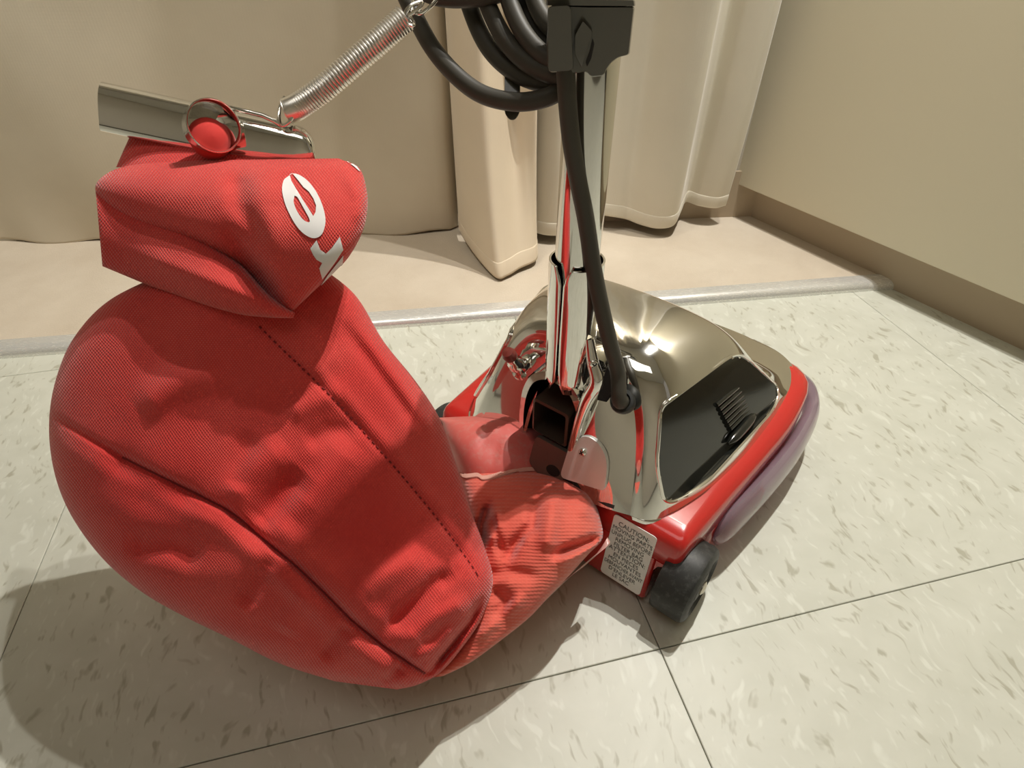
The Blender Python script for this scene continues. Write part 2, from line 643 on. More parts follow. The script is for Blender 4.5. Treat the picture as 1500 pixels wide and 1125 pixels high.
rows = [[V(*lean(p, z), z) for p in deckring(d)] for d, z in ((.004, .060), (0, .063), (0, .079), (.0012, .0855), (.004, .0895), (.010, .0925), (.02, .0945))]
mb.grid(rows, loop=True, cap=True)
hs = obj('base_housing', mb, M['red'], vac, sharp=60)
SK = [(-.117, 0), (.117, 0), (.117, .055), (.142, .06), (.147, .14), (.154, .22), (.143, .304), (-.143, .304), (-.154, .22), (-.147, .14), (-.142, .06), (-.117, .055)]
SR = [.004, .004, .004, .006, .03, .05, .05, .05, .05, .03, .006, .004]
mb = MB().grid([[V(*lean(p, z), z) for p in rounded(inset(SK, d), SR, 5)] for d, z in ((.006, .005), (.002, .0065), (0, .010), (0, .062))], loop=True, cap=True)
obj('skirt', mb, M['red'], hs, sharp=50)
# wheel arch cheek rounding down at each rear corner
for s in (1, -1):
    pts = [(s * .117, z0) for z0 in (.0,)]
    mb = MB()
    pf = [(.117, .062), (.117, .050), (.1195, .0565), (.124, .0595), (.130, .0605), (.1358, .0625)]
    mb.prism([V(s * a, -.0002 - .012 * (1 - z / .092), z) for a, z in pf], [V(s * a, .02, z) for a, z in pf])
    obj('wheel_arch', mb, M['red'], hs)


# rear wheels
def wheel(a0, a1):
    r, cb = .0365, .014
    ax = VW * (1 if a1 > a0 else -1)
    L = abs(a1 - a0)
    base = V(a0, cb, r + .0003)
    pr = [(.010, .002), (r - .006, 0), (r - .001, .001), (r, .004), (r, L - .007), (r - .0013, L - .003), (r - .004, L - .001), (r - .009, L), (r - .0115, L - .0025), (.015, L - .003), (.013, L - .001), (.006, L - .0005)]
    o = obj('wheel', MB().lathe(pr, base, ax, 48), M['rubber'], vac, sharp=35)
    obj('axle_cap', MB().lathe([(.0065, -.002), (.0065, .0005), (.004, .002), (.001, .0024)], base + ax * L, ax, 16), M['steel'], o)


wheel(.1235, .1565)
wheel(-.1235, -.1565)

# clear lilac bumper round the front and sides
BP = [(.144, .062), (.1535, .12), (.160, .175), (.1625, .225), (.157, .285), (.13, .318), (.06, .321)]
path = crv(BP + [(0, .3215)] + [(-a, b) for a, b in reversed(BP)], 9)
NB = len(path) - 1
pathV = [V(p[0], p[1], .046) for p in path]


def bump_r(t):
    e = min(t, 1 - t) * NB / 4
    return .0095 * (math.sqrt(max(0, 1 - (1 - min(e, 1)) ** 2)) * .9 + .1)


obj('bumper', MB().tube(pathV, bump_r, 16, flat=(2.6, (0, 0, 1))), M['lens'], vac, label='clear lilac bumper strip')

# chrome motor hood
SEC = [(.000, .040, .085, .194), (.003, .0415, .096, .2015), (.014, .047, .107, .2085), (.034, .058, .116, .2145), (.07, .083, .126, .2195), (.12, .118, .133, .219), (.165, .148, .136, .208),
       (.205, .175, .137, .182), (.235, .205, .136, .146), (.262, .240, .133, .116), (.288, .276, .123, .104), (.305, .300, .101, .098), (.312, .311, .07, .0962)]
PRF = [(0, 1), (.2, .994), (.38, .975), (.53, .935), (.645, .855), (.74, .72), (.825, .54), (.90, .33), (.96, .14), (1.0, 0)]
ZB = .0935


def hood(p, t):
    bb, bt, wb, zt = crv_at(SEC, p)
    h, g = crv_at(PRF, abs(t))
    return (math.copysign(h * wb, t), bb + (bt - bb) * g, ZB + (zt - ZB) * g)


def hoodn(p, t, off):
    e = 1e-3
    A = Vector(hood(min(p + e, 1), t)) - Vector(hood(max(p - e, 0), t))
    B = Vector(hood(p, t + e)) - Vector(hood(p, t - e))
    n = A.cross(B).normalized()
    q = Vector(hood(p, t))
    if n.dot(q - Vector((0, .15, .08))) < 0:
        n = -n
    return q + n * off


# the side opening in p, t, with rounded corners
PAN = rounded([(.175, .515), (.46, .52), (.565, .615), (.655, .79), (.58, .905), (.28, .925), (.18, .905), (.135, .72)], .05, 6)


def inside(poly, x, y):
    c = False
    for i in range(len(poly)):
        x0, y0 = poly[i - 1]
        x1, y1 = poly[i]
        if (y0 > y) != (y1 > y) and x < (x1 - x0) * (y - y0) / (y1 - y0) + x0:
            c = not c
    return c


NP, NT = 96, 120
rows = [[V(*hood(i / NP, -1 + 2 * j / NT)) for j in range(NT + 1)] for i in range(NP + 1)]
skip = lambda i, j: inside(PAN, (i + .5) / NP, abs(-1 + 2 * (j + .5) / NT))
mb = MB().grid(rows, skip=skip)
# turned-out lip along the foot
foot = [[V(*(lambda q: (q[0] * k, q[1] + (dk if i > NP * .8 else 0), zz))(hood(i / NP, s))) for i in range(NP + 1)] for s in (1, -1) for k, zz, dk in ((1, ZB, 0), (1.012, ZB - .0002, .001), (1.022, ZB - .0012, .0015), (1.03, ZB - .004, .002))]
mb.grid(foot[:4])
mb.grid(foot[4:])
# rear face: a wing each side of the handle opening and a band over it
CUT, ZC = .031, .183


def rear(a, ao, b, s):
    # the face bows towards the handle, more on the right
    cut = .026 if s > 0 else CUT
    k = min(max((abs(ao) - abs(a)) / max(abs(ao) - cut, 1e-5), 0), 1)
    return b + (-.013 if s > 0 else -.002) * (1 - (1 - k) ** 1.6) * min(1, abs(a) / .02)


K = 40
for s in (1, -1):
    rr = []
    for i in range(K + 1):
        t = s * (1 - .5 * i / K)
        a, b, z = hood(0, t)
        if z > ZC:
            break
        ai = .026 if s > 0 else -CUT
        rr.append([V(a + (ai - a) * k / 12, rear(a + (ai - a) * k / 12, a, b, s), z) for k in range(13)])
    mb.grid(rr)
rr = []
for i in range(K + 1):
    t = .75 * (1 - i / K)
    a, b, z = hood(0, t)
    if z < ZC - .013:
        continue
    rr.append([V(a * (1 - k / 14), rear(a * (1 - k / 14), a, b, 1 if k < 14 else -1), z) for k in range(29)])
mb.grid(rr)
hd = obj('hood', mb, M['chrome'], vac, sharp=62, label='mirror chrome motor hood')
# recessed black side panel with its bead
CENP = (sum(p[0] for p in PAN) / len(PAN), sum(p[1] for p in PAN) / len(PAN))
for s in (1, -1):
    rows = []
    for k, dep in ((1.035, .0006), (1.0, .0004), (.965, -.003), (.93, -.0075), (.88, -.010), (.7, -.0115), (.4, -.0125), (.05, -.013)):
        rows.append([V(*hoodn(CENP[0] + (p - CENP[0]) * k, s * (CENP[1] + (t - CENP[1]) * k), dep)) for p, t in PAN])
    pnl = obj('side_panel', MB().grid(rows, loop=True, cap=True), M['black'], hd, sharp=60)
    bead = [V(*hoodn(CENP[0] + (p - CENP[0]) * 1.03, s * (CENP[1] + (t - CENP[1]) * 1.03), .0008)) for p, t in PAN]
    bead.append(bead[0])
    obj('panel_bead', MB().tube(bead, .0017, 8), M['chrome'], hd)
    if s == 1:
        for k in range(7):
            t = .685 + k * .0235
            p0, p1 = .385 + k * .005, .505 + k * .006
            L = [V(*hoodn(p0 + (p1 - p0) * q / 6, t, -.0085)) for q in range(7)]
            obj('vent_slat', MB().tube(L, .0024, 10), M['black'], hd)
        mb = MB()
        L = [V(*hoodn(.40 + .11 * q / 8, .872 - .004 * q / 8, -.0062)) for q in range(9)]
        mb.tube(L, lambda q: .0052 * math.sqrt(max(.05, 1 - (2 * q - 1) ** 4)), 12)
        obj('latch', mb, M['black'], hd)

# dark interior behind the handle opening and square duct
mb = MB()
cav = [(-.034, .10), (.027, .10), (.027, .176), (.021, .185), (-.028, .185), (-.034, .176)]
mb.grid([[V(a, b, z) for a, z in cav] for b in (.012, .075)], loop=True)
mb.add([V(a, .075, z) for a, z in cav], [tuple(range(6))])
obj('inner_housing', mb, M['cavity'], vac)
dl = (-.0200, .0165, .130, .168)


def rect(a0, a1, z0, z1, r=.004):
    return rounded([(a0, z0), (a1, z0), (a1, z1), (a0, z1)], r, 4)


mb = MB()
o_, i_ = rect(*dl), rect(dl[0] + .0022, dl[1] - .0022, dl[2] + .0022, dl[3] - .0022, .003)
mb.grid([[V(a, b, z) for a, z in ring] for ring, b in ((o_, .07), (o_, .001), (i_, .0), (i_, .06))], loop=True)
mb.add([V(a, .055, z) for a, z in i_], [tuple(range(len(i_)))])
obj('exhaust_duct', mb, M['duct'], vac, label='dark square duct mouth')

# handle: tube, split socket, fork round the duct
HA, HB = .002, .0185
tilt = lambda z: (HA, HB + (z - .3) * .0)
mb = MB().lathe([(.0158, 0), (.0158, .62), (.0140, .62), (.0140, 0)], V(HA, HB, .232), (0, 0, 1), 48)
obj('handle_tube', mb, M['chrome'], vac, label='mirror chrome handle tube')
rows = []
SL = math.radians(273)      # slit direction of the socket, towards the bag
for z, r, gap in ((.298, .0183, .30), (.2975, .0192, .30), (.292, .0192, .16), (.285, .0191, .07), (.24, .0188, .05), (.21, .0184, .06), (.196, .0182, .12), (.187, .0186, .34)):
    rows.append([V(HA + r * math.cos(SL + gap + (2 * math.pi - 2 * gap) * k / 48), HB + r * math.sin(SL + gap + (2 * math.pi - 2 * gap) * k / 48), z) for k in range(49)])
obj('handle_socket', MB().grid(rows), M['chrome'], vac, solid=.0016, label='slit chrome socket at the foot of the handle')
arch_o = [(-.037, .112), (-.037, .14), (-.034, .166), (-.026, .186), (-.014, .197), (-.002, .200), (.011, .197), (.021, .188), (.027, .168), (.026, .14), (.023, .112)]
arch_i = [(-.0325, .112), (-.0325, .14), (-.0295, .163), (-.023, .180), (-.0125, .189), (-.002, .191), (.0095, .189), (.0175, .180), (.0225, .164), (.0215, .14), (.0185, .112)]
ao, ai = crv(arch_o, 5), crv(arch_i, 5)
mb = MB()
mb.grid([[V(a, b, z) for a, z in q] for q, b in ((ai, .026), (ao, .026), (ao, .006), (ao, .0045), (ai, .0045), (ai, .026))])
obj('handle_fork', mb, M['chrome'], vac, sharp=50)
# pivot arm flaring from the fork on the right side
mb = MB().tube(crv([tuple(V(.021, .014, .240)), tuple(V(.027, .012, .222)), tuple(V(.034, .009, .208)), tuple(V(.029, .006, .188)), tuple(V(.025, .004, .165)), tuple(V(.021, .001, .128))], 6), lambda t: .0034 + .0022 * math.sin(math.pi * t), 10)
obj('pivot_arm', mb, M['chrome'], vac)
# solid black block painting the shade of the slot beside the handle
sl = [(.029, .206), (.042, .196), (.038, .180), (.029, .178)]
mb = MB().prism([V(a, .018 + (z - .17) * .4, z) for a, z in sl], [V(a, .045, z) for a, z in sl])
obj('slot_liner', mb, M['cavity'], vac)


def screw(name, c, n, r):
    n = n.normalized()
    o = obj(name, MB().lathe([(r * .98, -.001), (r, .0006), (r * .8, .0016), (r * .4, .0022), (.0002, .0024)], c, n, 20), M['chrome2'], vac)
    x = n.orthogonal().normalized()
    y = n.cross(x)
    mb = MB()
    for p, q in ((x, y), (y, x)):
        mb.box(c + n * .0015 - p * r * .6 - q * r * .12, p * r * 1.2, q * r * .24, n * .001)
    obj('cross_slot', mb, M['cavity'], o)


RN = (-VF + Vector((0, 0, .36))).normalized()
# fork plate with its screw, low on the right of the rear face
fp = rounded([(.028, .149), (.041, .149), (.055, .138), (.061, .113), (.021, .109), (.020, .134)], [.008, .008, .012, .003, .005, .005])


def rearb(z, a=.09):
    k = min(max((.088 - a) / .062, 0), 1)
    return .040 * (z - ZB) / .1 - .013 * (1 - (1 - k) ** 1.6)


mb = MB()
mb.grid([[V(a, rearb(z, a) - d - (.149 - z) * .10, z) for a, z in fp] for d in (-.001, .0022, .0026)], loop=True, cap=True)
obj('fork_plate', mb, M['plate'], vac, sharp=40, label='pale satin plate with a cross-head screw')
screw('screw', V(.033, rearb(.136, .033) - .0026 - .0013, .136), RN, .0036)
screw('screw', V(.029, .010, .222), VW - VF * .8, .0042)

# cord grommet and left knob
gc = V(.050, rearb(.182, .050) + .003, .182)
gd = (-VF * .75 + Vector((0, 0, .8)) + VW * .05).normalized()
obj('grommet', MB().lathe([(.0085, -.006), (.0098, .0), (.0102, .004), (.0095, .0075), (.0072, .008), (.0068, .003)], gc, gd, 28), M['rubber'], vac, label='black rubber cord grommet')
k0, k1 = V(-.054, .030, .160), V(-.0565, .012, .192)
obj('knob', MB().lathe([(.0085, 0), (.0085, .004), (.0065, .005), (.0065, .012), (.0075, .013), (.0072, .020), (.005, .0225), (.005, .028)], k0, k1 - k0, 24), M['chrome'], vac, label='chrome release knob with brown tip')
obj('knob_tip', MB().lathe([(.0046, .027), (.0062, .029), (.0064, .034), (.005, .0375), (.001, .0385)], k0, k1 - k0, 20), M['brown'], vac)

# dark plate under the duct
dp = rounded([(-.014, .128), (.024, .128), (.027, .117), (.024, .106), (.006, .099), (-.012, .106)], .004)
mb = MB()
mb.grid([[V(a, (z - .128) * .55 + d, z) for a, z in dp] for d in (-.002, .002)], loop=True, cap=True)
pl = obj('collar_plate', mb, M['dark_metal'], vac)
ov = [(.013 + .007 * math.cos(t * math.pi / 8), .110 + .004 * math.sin(t * math.pi / 8)) for t in range(16)]
obj('slot', MB().prism([V(a, (z - .128) * .55 - .0024, z) for a, z in ov], [V(a, (z - .128) * .55, z) for a, z in ov]), M['cavity'], pl)
# black seal strip between hood and bag outlet
obj('seal_strip', MB().tube(crv([tuple(V(.024, -.006, .106)), tuple(V(.045, -.004, .099)), tuple(V(.062, -.002, .0955)), tuple(V(.07, .0, .095))], 6), .0042, 8), M['rubber'], vac)

# caution sticker on the rear face
T0, T1, Z0, Z1 = .0715, .1125, .011, .0865


def face(a, z, d):
    return V(a, -.012 * (1 - z / .092) - d, z)


st = rounded([(T0, Z0), (T1, Z0), (T1, Z1), (T0, Z1)], .004, 5)
sk = obj('caution_label', MB().prism([face(a, z, .0001) for a, z in st], [face(a, z, .0006) for a, z in st]), M['sticker'], vac, label='white caution label with grey lettering', smooth=False)


def text_mesh(s):
    c = bpy.data.curves.new('lettering', 'FONT')
    c.body = s
    c.size = 1
    c.align_x = 'CENTER'
    o = bpy.data.objects.new('lettering', c)
    COL.objects.link(o)
    dg = bpy.context.evaluated_depsgraph_get()
    me = bpy.data.meshes.new_from_object(o.evaluated_get(dg))
    vs = [v.co.copy() for v in me.vertices]
    fs = [tuple(p.vertices) for p in me.polygons]
    bpy.data.objects.remove(o)
    bpy.data.curves.remove(c)
    bpy.data.meshes.remove(me)
    return vs, fs


mb = MB()
LN = ['CAUTION:', 'MOVING PARTS', 'UNPLUG BEFORE', 'REMOVING', 'FILTER BAG', 'ATTENTION:', 'EN PIECES', 'MOUVANTES', 'DEBRANCHER AVANT', "D'ENLEVER", 'LE SAC']
H = (Z1 - Z0 - .008) / len(LN)
for i, s in enumerate(LN):
    vs, fs = text_mesh(s)
    x0, x1 = min(p.x for p in vs), max(p.x for p in vs)
    big = s[-1] == ':'
    hgt = H * (1.18 if big else 1.06)
    k = min(hgt * .86, (T1 - T0 - .003) / (x1 - x0))
    zb = Z1 - .005 - H * (i + .82)
    mb.add([face((T0 + T1) / 2 + p.x * k, zb + p.y * hgt, .0009) for p in vs], fs)
obj('lettering', mb, M['ink'], sk, smooth=False)

# ------------------------------------------------------------------ dust bag


def seg_d(x, y, pl):
    """distance to a polyline, signed side, position 0..1 along it"""
    best = (1e9, 0, 0)
    n = len(pl) - 1
    for i in range(n):
        ax, ay = pl[i]
        bx, by = pl[i + 1]
        dx, dy = bx - ax, by - ay
        t = ((x - ax) * dx + (y - ay) * dy) / (dx * dx + dy * dy)
        tc = min(max(t, 0), 1)
        ex, ey = x - ax - dx * tc, y - ay - dy * tc
        d = math.hypot(ex, ey)
        if d < best[0]:
            best = (d, 1 if dx * ey - dy * ex > 0 else -1, (i + tc) / n)
    return best


def folds(x, y, L):
    """sum of soft ridges (+, towards the viewer) and valleys (-) in metres"""
    s = 0
    for pl, wd, h in L:
        xs = [p[0] for p in pl]
        ys = [p[1] for p in pl]
        if x < min(xs) - 3 * wd or x > max(xs) + 3 * wd or y < min(ys) - 3 * wd or y > max(ys) + 3 * wd:
            continue
        d, sd, t = seg_d(x, y, pl)
        s += h * math.exp(-(d / wd) ** 2) * min(1, 4 * min(t, 1 - t) + .25)
    return s


def puff(rows, nu, nv, L, pw=.62, su=1, sv=1, jit=.0):
    """closed stuffed form. rows: (left x, y, right x, y, mid depth, half depth, depth lean)"""
    P = []
    uv = []
    for i in range(nv + 1):
        lx, ly, rx, ry, D, T, ln = crv_at(rows, i / nv)
        row = []
        for j in range(nu):
            th = 2 * math.pi * j / nu
            k = (1 - math.cos(th)) / 2
            x, y = lx + (rx - lx) * k, ly + (ry - ly) * k
            s = math.sin(th)
            d = D + ln * (k - .5) - math.copysign(abs(s) ** pw, s) * T
            if s > 0:
                d -= folds(x, y, L) * min(1, s * 2.5)
            row.append(at(x, y, d))
            uv.append((x / 870 * su, y / 870 * sv))
        P.append(row)
    return P, uv


# main sack
BODY = [(250, 395, 462, 385, .425, .03, .01), (160, 440, 520, 432, .436, .052, .01), (108, 495, 562, 500, .448, .064, .015), (82, 555, 610, 560, .458, .073, .02), (72, 615, 645, 615, .466, .079, .025),
        (76, 675, 668, 680, .470, .083, .03), (92, 730, 690, 748, .473, .085, .03), (120, 780, 711, 805, .472, .083, .025), (160, 828, 722, 852, .467, .079, .02),
        (212, 870, 706, 905, .464, .069, .015), (272, 904, 676, 950, .460, .056, .01), (338, 936, 645, 985, .456, .045, .005), (410, 972, 612, 1003, .455, .032, 0), (490, 998, 582, 1010, .454, .014, 0)]
seam_low = [(60, 600), (180, 670), (330, 745), (380, 785), (430, 826), (475, 868), (515, 908), (560, 945), (592, 966), (622, 986), (650, 985)]
seam_dot = [(380, 478), (410, 508), (460, 556), (500, 596), (550, 652), (600, 710), (650, 772), (690, 828), (703, 850)]
FB = [(seam_low, 5.5, -.0065), ([(p[0] - 10, p[1] + 26) for p in seam_low], 16, .004), ([(p[0] + 12, p[1] - 22) for p in seam_low[2:]], 15, .003),
      (seam_dot, 5, -.0016), ([(p[0] + 14, p[1] - 6) for p in seam_dot], 10, .0016),
      ([(372, 772), (405, 735), (445, 690)], 22, -.009), ([(330, 735), (370, 690), (420, 650)], 24, .005), ([(430, 760), (480, 700), (520, 650)], 26, .005),
      ([(446, 650), (480, 632), (520, 628)], 16, -.004), ([(420, 610), (460, 590), (500, 575)], 18, .004),
      ([(556, 930), (600, 892), (636, 855), (665, 838)], 13, -.008), ([(585, 950), (640, 905), (690, 880)], 16, .007), ([(520, 880), (570, 840), (620, 810)], 20, .005),
      ([(630, 984), (660, 950), (690, 912), (706, 880)], 7, -.016), ([(600, 972), (640, 945), (668, 915)], 9, .004),
      ([(512, 915), (495, 940), (470, 966)], 13, -.007), ([(402, 815), (380, 850), (352, 890)], 17, -.007), ([(450, 860), (430, 900), (415, 930)], 20, .005), ([(590, 975), (575, 990), (562, 1002)], 9, -.006),
      ([(370, 630), (352, 680), (345, 720)], 20, -.004), ([(340, 560), (420, 548), (500, 520)], 20, .003), ([(520, 470), (585, 560), (640, 640)], 14, .004), ([(505, 480), (565, 560), (615, 630)], 10, -.003),
      ([(200, 600), (260, 560), (330, 540)], 26, .006), ([(150, 660), (220, 720), (300, 740)], 26, -.006), ([(180, 800), (250, 800), (300, 820)], 22, -.006)]
BODY = [q[:4] + (q[4] * k, q[5] * k, q[6]) for q, k in ((q, .955 - .05 * i / (len(BODY) - 1)) for i, q in enumerate(BODY))]
P, uv = puff(BODY, 460, 300, FB, .62)
mb = MB().grid(P, loop=True, cap=True, uv=uv)
BODYMB = mb
bag = obj('dust_bag', mb, M['bag'], vac, sharp=80, label='red woven cloth dust bag')

# hanging top fold with the print
LOBE = [(215, 236, 496, 232, .398, .012, -.01), (160, 252, 526, 246, .396, .03, -.012), (140, 280, 537, 278, .394, .041, -.016), (180, 322, 538, 308, .393, .046, -.02), (255, 352, 530, 342, .392, .047, -.022),
        (326, 380, 509, 379, .391, .043, -.022), (362, 403, 482, 405, .391, .036, -.018), (386, 428, 454, 432, .391, .027, -.012), (402, 448, 434, 451, .392, .016, -.006), (412, 460, 424, 462, .393, .006, 0)]
FL = [([(345, 250), (352, 300), (385, 360)], 16, -.005), ([(400, 240), (380, 300), (400, 380), (418, 445)], 24, .004), ([(505, 250), (530, 290), (530, 330)], 12, .003), ([(330, 330), (372, 392), (408, 448)], 14, -.006)]
LOBE = [q[:4] + (q[4] * .965, q[5], q[6]) for q in LOBE]
P, uv = puff(LOBE, 200, 110, FL, .6)
LOBEMB = MB().grid(P, loop=True, cap=True, uv=uv)
obj('bag_fold', LOBEMB, M['bag'], bag, sharp=80, label='drooping top fold with white print')
LIP = [q[:4] + (q[4] * .965, q[5], q[6]) for q in [(140, 280, 150, 390, .40, .02, 0), (230, 305, 235, 425, .395, .03, 0), (300, 346, 300, 448, .39, .034, 0), (350, 384, 352, 461, .386, .03, 0), (390, 428, 392, 465, .382, .022, 0), (418, 450, 416, 466, .380, .012, 0), (432, 458, 430, 466, .381, .004, 0)]]
P, uv = puff(LIP, 90, 90, [([(200, 370), (300, 410), (400, 450)], 14, .004)], .7)
obj('fold_lip', MB().grid(P, loop=True, cap=True, uv=uv), M['bag'], bag, sharp=80)

# fabric sleeve and vinyl collar to the outlet
SLV = [(672, 690, 819, 686, .585, .045, .01), (678, 712, 845, 700, .575, .058, .01), (684, 742, 868, 728, .565, .068, .01), (690, 775, 880, 762, .556, .072, .01), (694, 805, 882, 790, .548, .066, .01), (696, 835, 862, 812, .541, .058, .008),
       (694, 862, 835, 842, .534, .050, .005), (684, 895, 806, 872, .524, .042, 0), (668, 930, 775, 905, .514, .034, 0), (648, 962, 735, 937, .502, .026, 0), (628, 985, 690, 970, .490, .018, 0), (612, 996, 650, 990, .480, .008, 0)]
FS = [([(704, 800), (706, 768), (716, 738)], 7, -.012), ([(722, 800), (728, 770), (726, 742)], 8, .008), ([(740, 825), (752, 800), (778, 770), (790, 712)], 9, -.009), ([(735, 815), (726, 780), (722, 755)], 7, -.006),
      ([(800, 810), (806, 770), (812, 720)], 14, .007), ([(812, 812), (845, 800), (878, 787)], 7, -.012), ([(815, 826), (850, 812), (880, 797)], 9, .006), ([(765, 800), (775, 770), (790, 730)], 9, .004),
      ([(850, 760), (862, 735), (855, 715)], 14, .004), ([(720, 860), (740, 880), (730, 920)], 12, -.006), ([(690, 940), (735, 905), (770, 870)], 10, .005), ([(700, 845), (745, 838), (790, 845)], 10, -.004), ([(700, 745), (692, 780), (700, 830)], 8, .005)]
SLV = [q[:4] + (q[4] * k, q[5] * k, q[6]) for q, k in ((q, .985 - .085 * min(1, i / 6)) for i, q in enumerate(SLV))]
P, uv = puff(SLV, 300, 220, [(a, b, c * 1.4) for a, b, c in FS], .6)
SLMB = MB().grid(P, loop=True, cap=True, uv=uv)
sv = obj('sleeve', SLMB, M['sleeve'], bag, sharp=80, label='faded red knit sleeve of the bag')
COLR = [(640, 612, 765, 606, .605, .02, 0), (648, 620, 777, 616, .595, .040, 0), (652, 640, 796, 634, .588, .05, .005), (662, 664, 810, 658, .58, .052, .008), (672, 692, 822, 688, .572, .047, .01), (676, 706, 828, 700, .568, .04, .01)]
P, uv = puff(COLR, 100, 40, [([(700, 640), (720, 655), (735, 660)], 22, -.005), ([(770, 625), (790, 660), (805, 680)], 9, .003)], .6)
COMB = MB().grid(P, loop=True, cap=True, uv=uv)
obj('vinyl_collar', COMB, M['collar'], bag, sharp=80, label='smooth pink red vinyl collar')
# clear vinyl edge under the sleeve
VIN = [(885, 783, 872, 800, .497, .004, 0), (888, 793, 850, 822, .494, .006, 0), (868, 808, 812, 850, .490, .007, 0), (835, 835, 788, 878, .483, .006, 0), (802, 862, 772, 892, .476, .003, 0)]
VIN = [(a + 5, b + 4, c + 5, d + 8, e - .004, f, g) for a, b, c, d, e, f, g in VIN]
P, uv = puff(VIN, 40, 30, [], .8)
obj('vinyl_edge', MB().grid(P, loop=True, cap=True, uv=uv), M['vinyl'], bag, label='pale clear vinyl edge')


def tree(mb):
    return BVHTree.FromPolygons([tuple(p) for p in mb.v], mb.f)


EYE = Vector((0, 0, CH))


def lay(bvh, x, y, off=.0006):
    d = (at(x, y, 1) - EYE).normalized()
    h = bvh.ray_cast(EYE, d)
    if h[0] is None:
        return None
    n = h[1] if h[1].dot(d) < 0 else -h[1]
    return h[0] + n * off


def decal(mb, bvh, outlines, step=4, off=.0006):
    """a thin print following the cloth; outlines = rings, even-odd"""
    vs, ed = [], []
    for r in outlines:
        o = len(vs)
        vs += [Vector(p) for p in r]
        ed += [(o + i, o + (i + 1) % len(r)) for i in range(len(r))]
    xs = [p.x for p in vs]
    ys = [p.y for p in vs]

    def isin(x, y):
        return sum(inside(r, x, y) for r in outlines) % 2 == 1
    y = min(ys) + step / 2
    while y < max(ys):
        x = min(xs) + step / 2
        while x < max(xs):
            if isin(x, y):
                vs.append(Vector((x, y)))
            x += step
        y += step
    res = delaunay_2d_cdt(vs, ed, [], 0, 1e-4)
    pv, pf = res[0], res[2]
    W = [lay(bvh, p[0], p[1], off) for p in pv]
    fs = []
    for f in pf:
        cx = sum(pv[i][0] for i in f) / len(f)
        cy = sum(pv[i][1] for i in f) / len(f)
        if isin(cx, cy) and all(W[i] is not None for i in f):
            fs.append(tuple(f))
    used = sorted({i for f in fs for i in f})
    mp = {k: i for i, k in enumerate(used)}
    if used:
        mb.add([W[k] for k in used], [tuple(mp[i] for i in f) for f in fs])


lt = tree(LOBEMB)
sc_ = lambda L: [(320 + x / 4.166, 200 + y / 4.166) for x, y in L]
cl = lambda L, n=6: [tuple(p) for p in crv(L + [L[0]], n)[:-1]]
E_OUT = sc_(cl([(428, 248), (400, 272), (389, 325), (402, 395), (432, 470), (478, 548), (530, 600), (585, 622), (630, 600), (652, 540), (650, 480), (630, 410), (596, 340), (550, 280), (500, 243), (458, 232)]))
E_A = sc_([(436, 238), (452, 230), (484, 268), (520, 314), (552, 340), (580, 382), (597, 425), (594, 465), (580, 490), (552, 445), (516, 390), (476, 326), (446, 276)])
E_B = sc_(cl([(466, 366), (461, 402), (474, 444), (498, 486), (528, 518), (557, 526), (556, 505), (532, 460), (505, 412), (484, 376)], 4))
R_ = sc_([(562, 684), (600, 634), (622, 690), (655, 713), (690, 680), (738, 612), (757, 690), (700, 775), (630, 868), (614, 800), (632, 768), (600, 750), (580, 722)])
I_ = sc_([(757, 722), (752, 780), (720, 822), (660, 885), (600, 945), (570, 985), (585, 950), (620, 905), (660, 845), (715, 775)])
for nm, rings in (('letter', [E_OUT, E_A, E_B]), ('letter', [R_]), ('letter', [I_]), ('print_mark', [[(506, 228), (520, 230), (524, 236), (510, 235)]]),
                  ('print_mark', [[(497, 232.5), (510, 236), (522, 245), (527, 252), (524.5, 251), (518, 245), (508, 238)]])):
    mb = MB()
    decal(mb, lt, rings, 3.5, .0007)
    if mb.v:
        obj(nm, mb, M['white'], bag)


def stitches(mb, bvh, pl, pitch, length, wd, off=.0006):
    P = crv(pl, 12)
    acc = 0
    i = 0
    pts = [P[0]]
    for a, b in zip(P, P[1:]):
        L = math.hypot(b[0] - a[0], b[1] - a[1])
        n = max(1, int(L))
        for k in range(1, n + 1):
            pts.append((a[0] + (b[0] - a[0]) * k / n, a[1] + (b[1] - a[1]) * k / n))
    k = 0
    while k + length < len(pts):
        seg = pts[k:k + length + 1:max(1, length // 2)]
        W = [lay(bvh, x, y, off) for x, y in seg]
        if all(q is not None for q in W) and len(W) > 1:
            mb.tube(W, wd, 5)
        k += pitch


bt = tree(BODYMB)
mb = MB()
stitches(mb, bt, seam_dot, 9, 5, .0006, .0002)
obj('seam_stitching', mb, M['thread'], bag, kind='stuff')
mb = MB()
mb.tube([q for q in (lay(bt, x, y, .0001) for x, y, *_ in crv(seam_low[1:-1], 14)) if q is not None], .0007, 6)
obj('seam_piping', mb, M['thread'], bag)  # dark tube laid along the low seam to paint its shaded groove
svt, cot = tree(SLMB), tree(COMB)
mb = MB()
hemline = crv([(674, 693), (684, 697), (700, 696), (708, 700), (722, 698), (745, 691), (770, 686), (795, 686), (818, 687)], 14)
for k, (x, y) in enumerate(hemline):
    q = [min((h for h in (lay(tr, X, Y, .0008) for tr in (svt, cot)) if h is not None), key=lambda h: (h - EYE).length, default=None) for X, Y in ((x - 1.0, y - 1.2), (x + .6, y + 4))]
    if all(h is not None for h in q):
        mb.tube(q, .0009, 5)
obj('overlock_stitching', mb, M['threadp'], bag, kind='stuff')

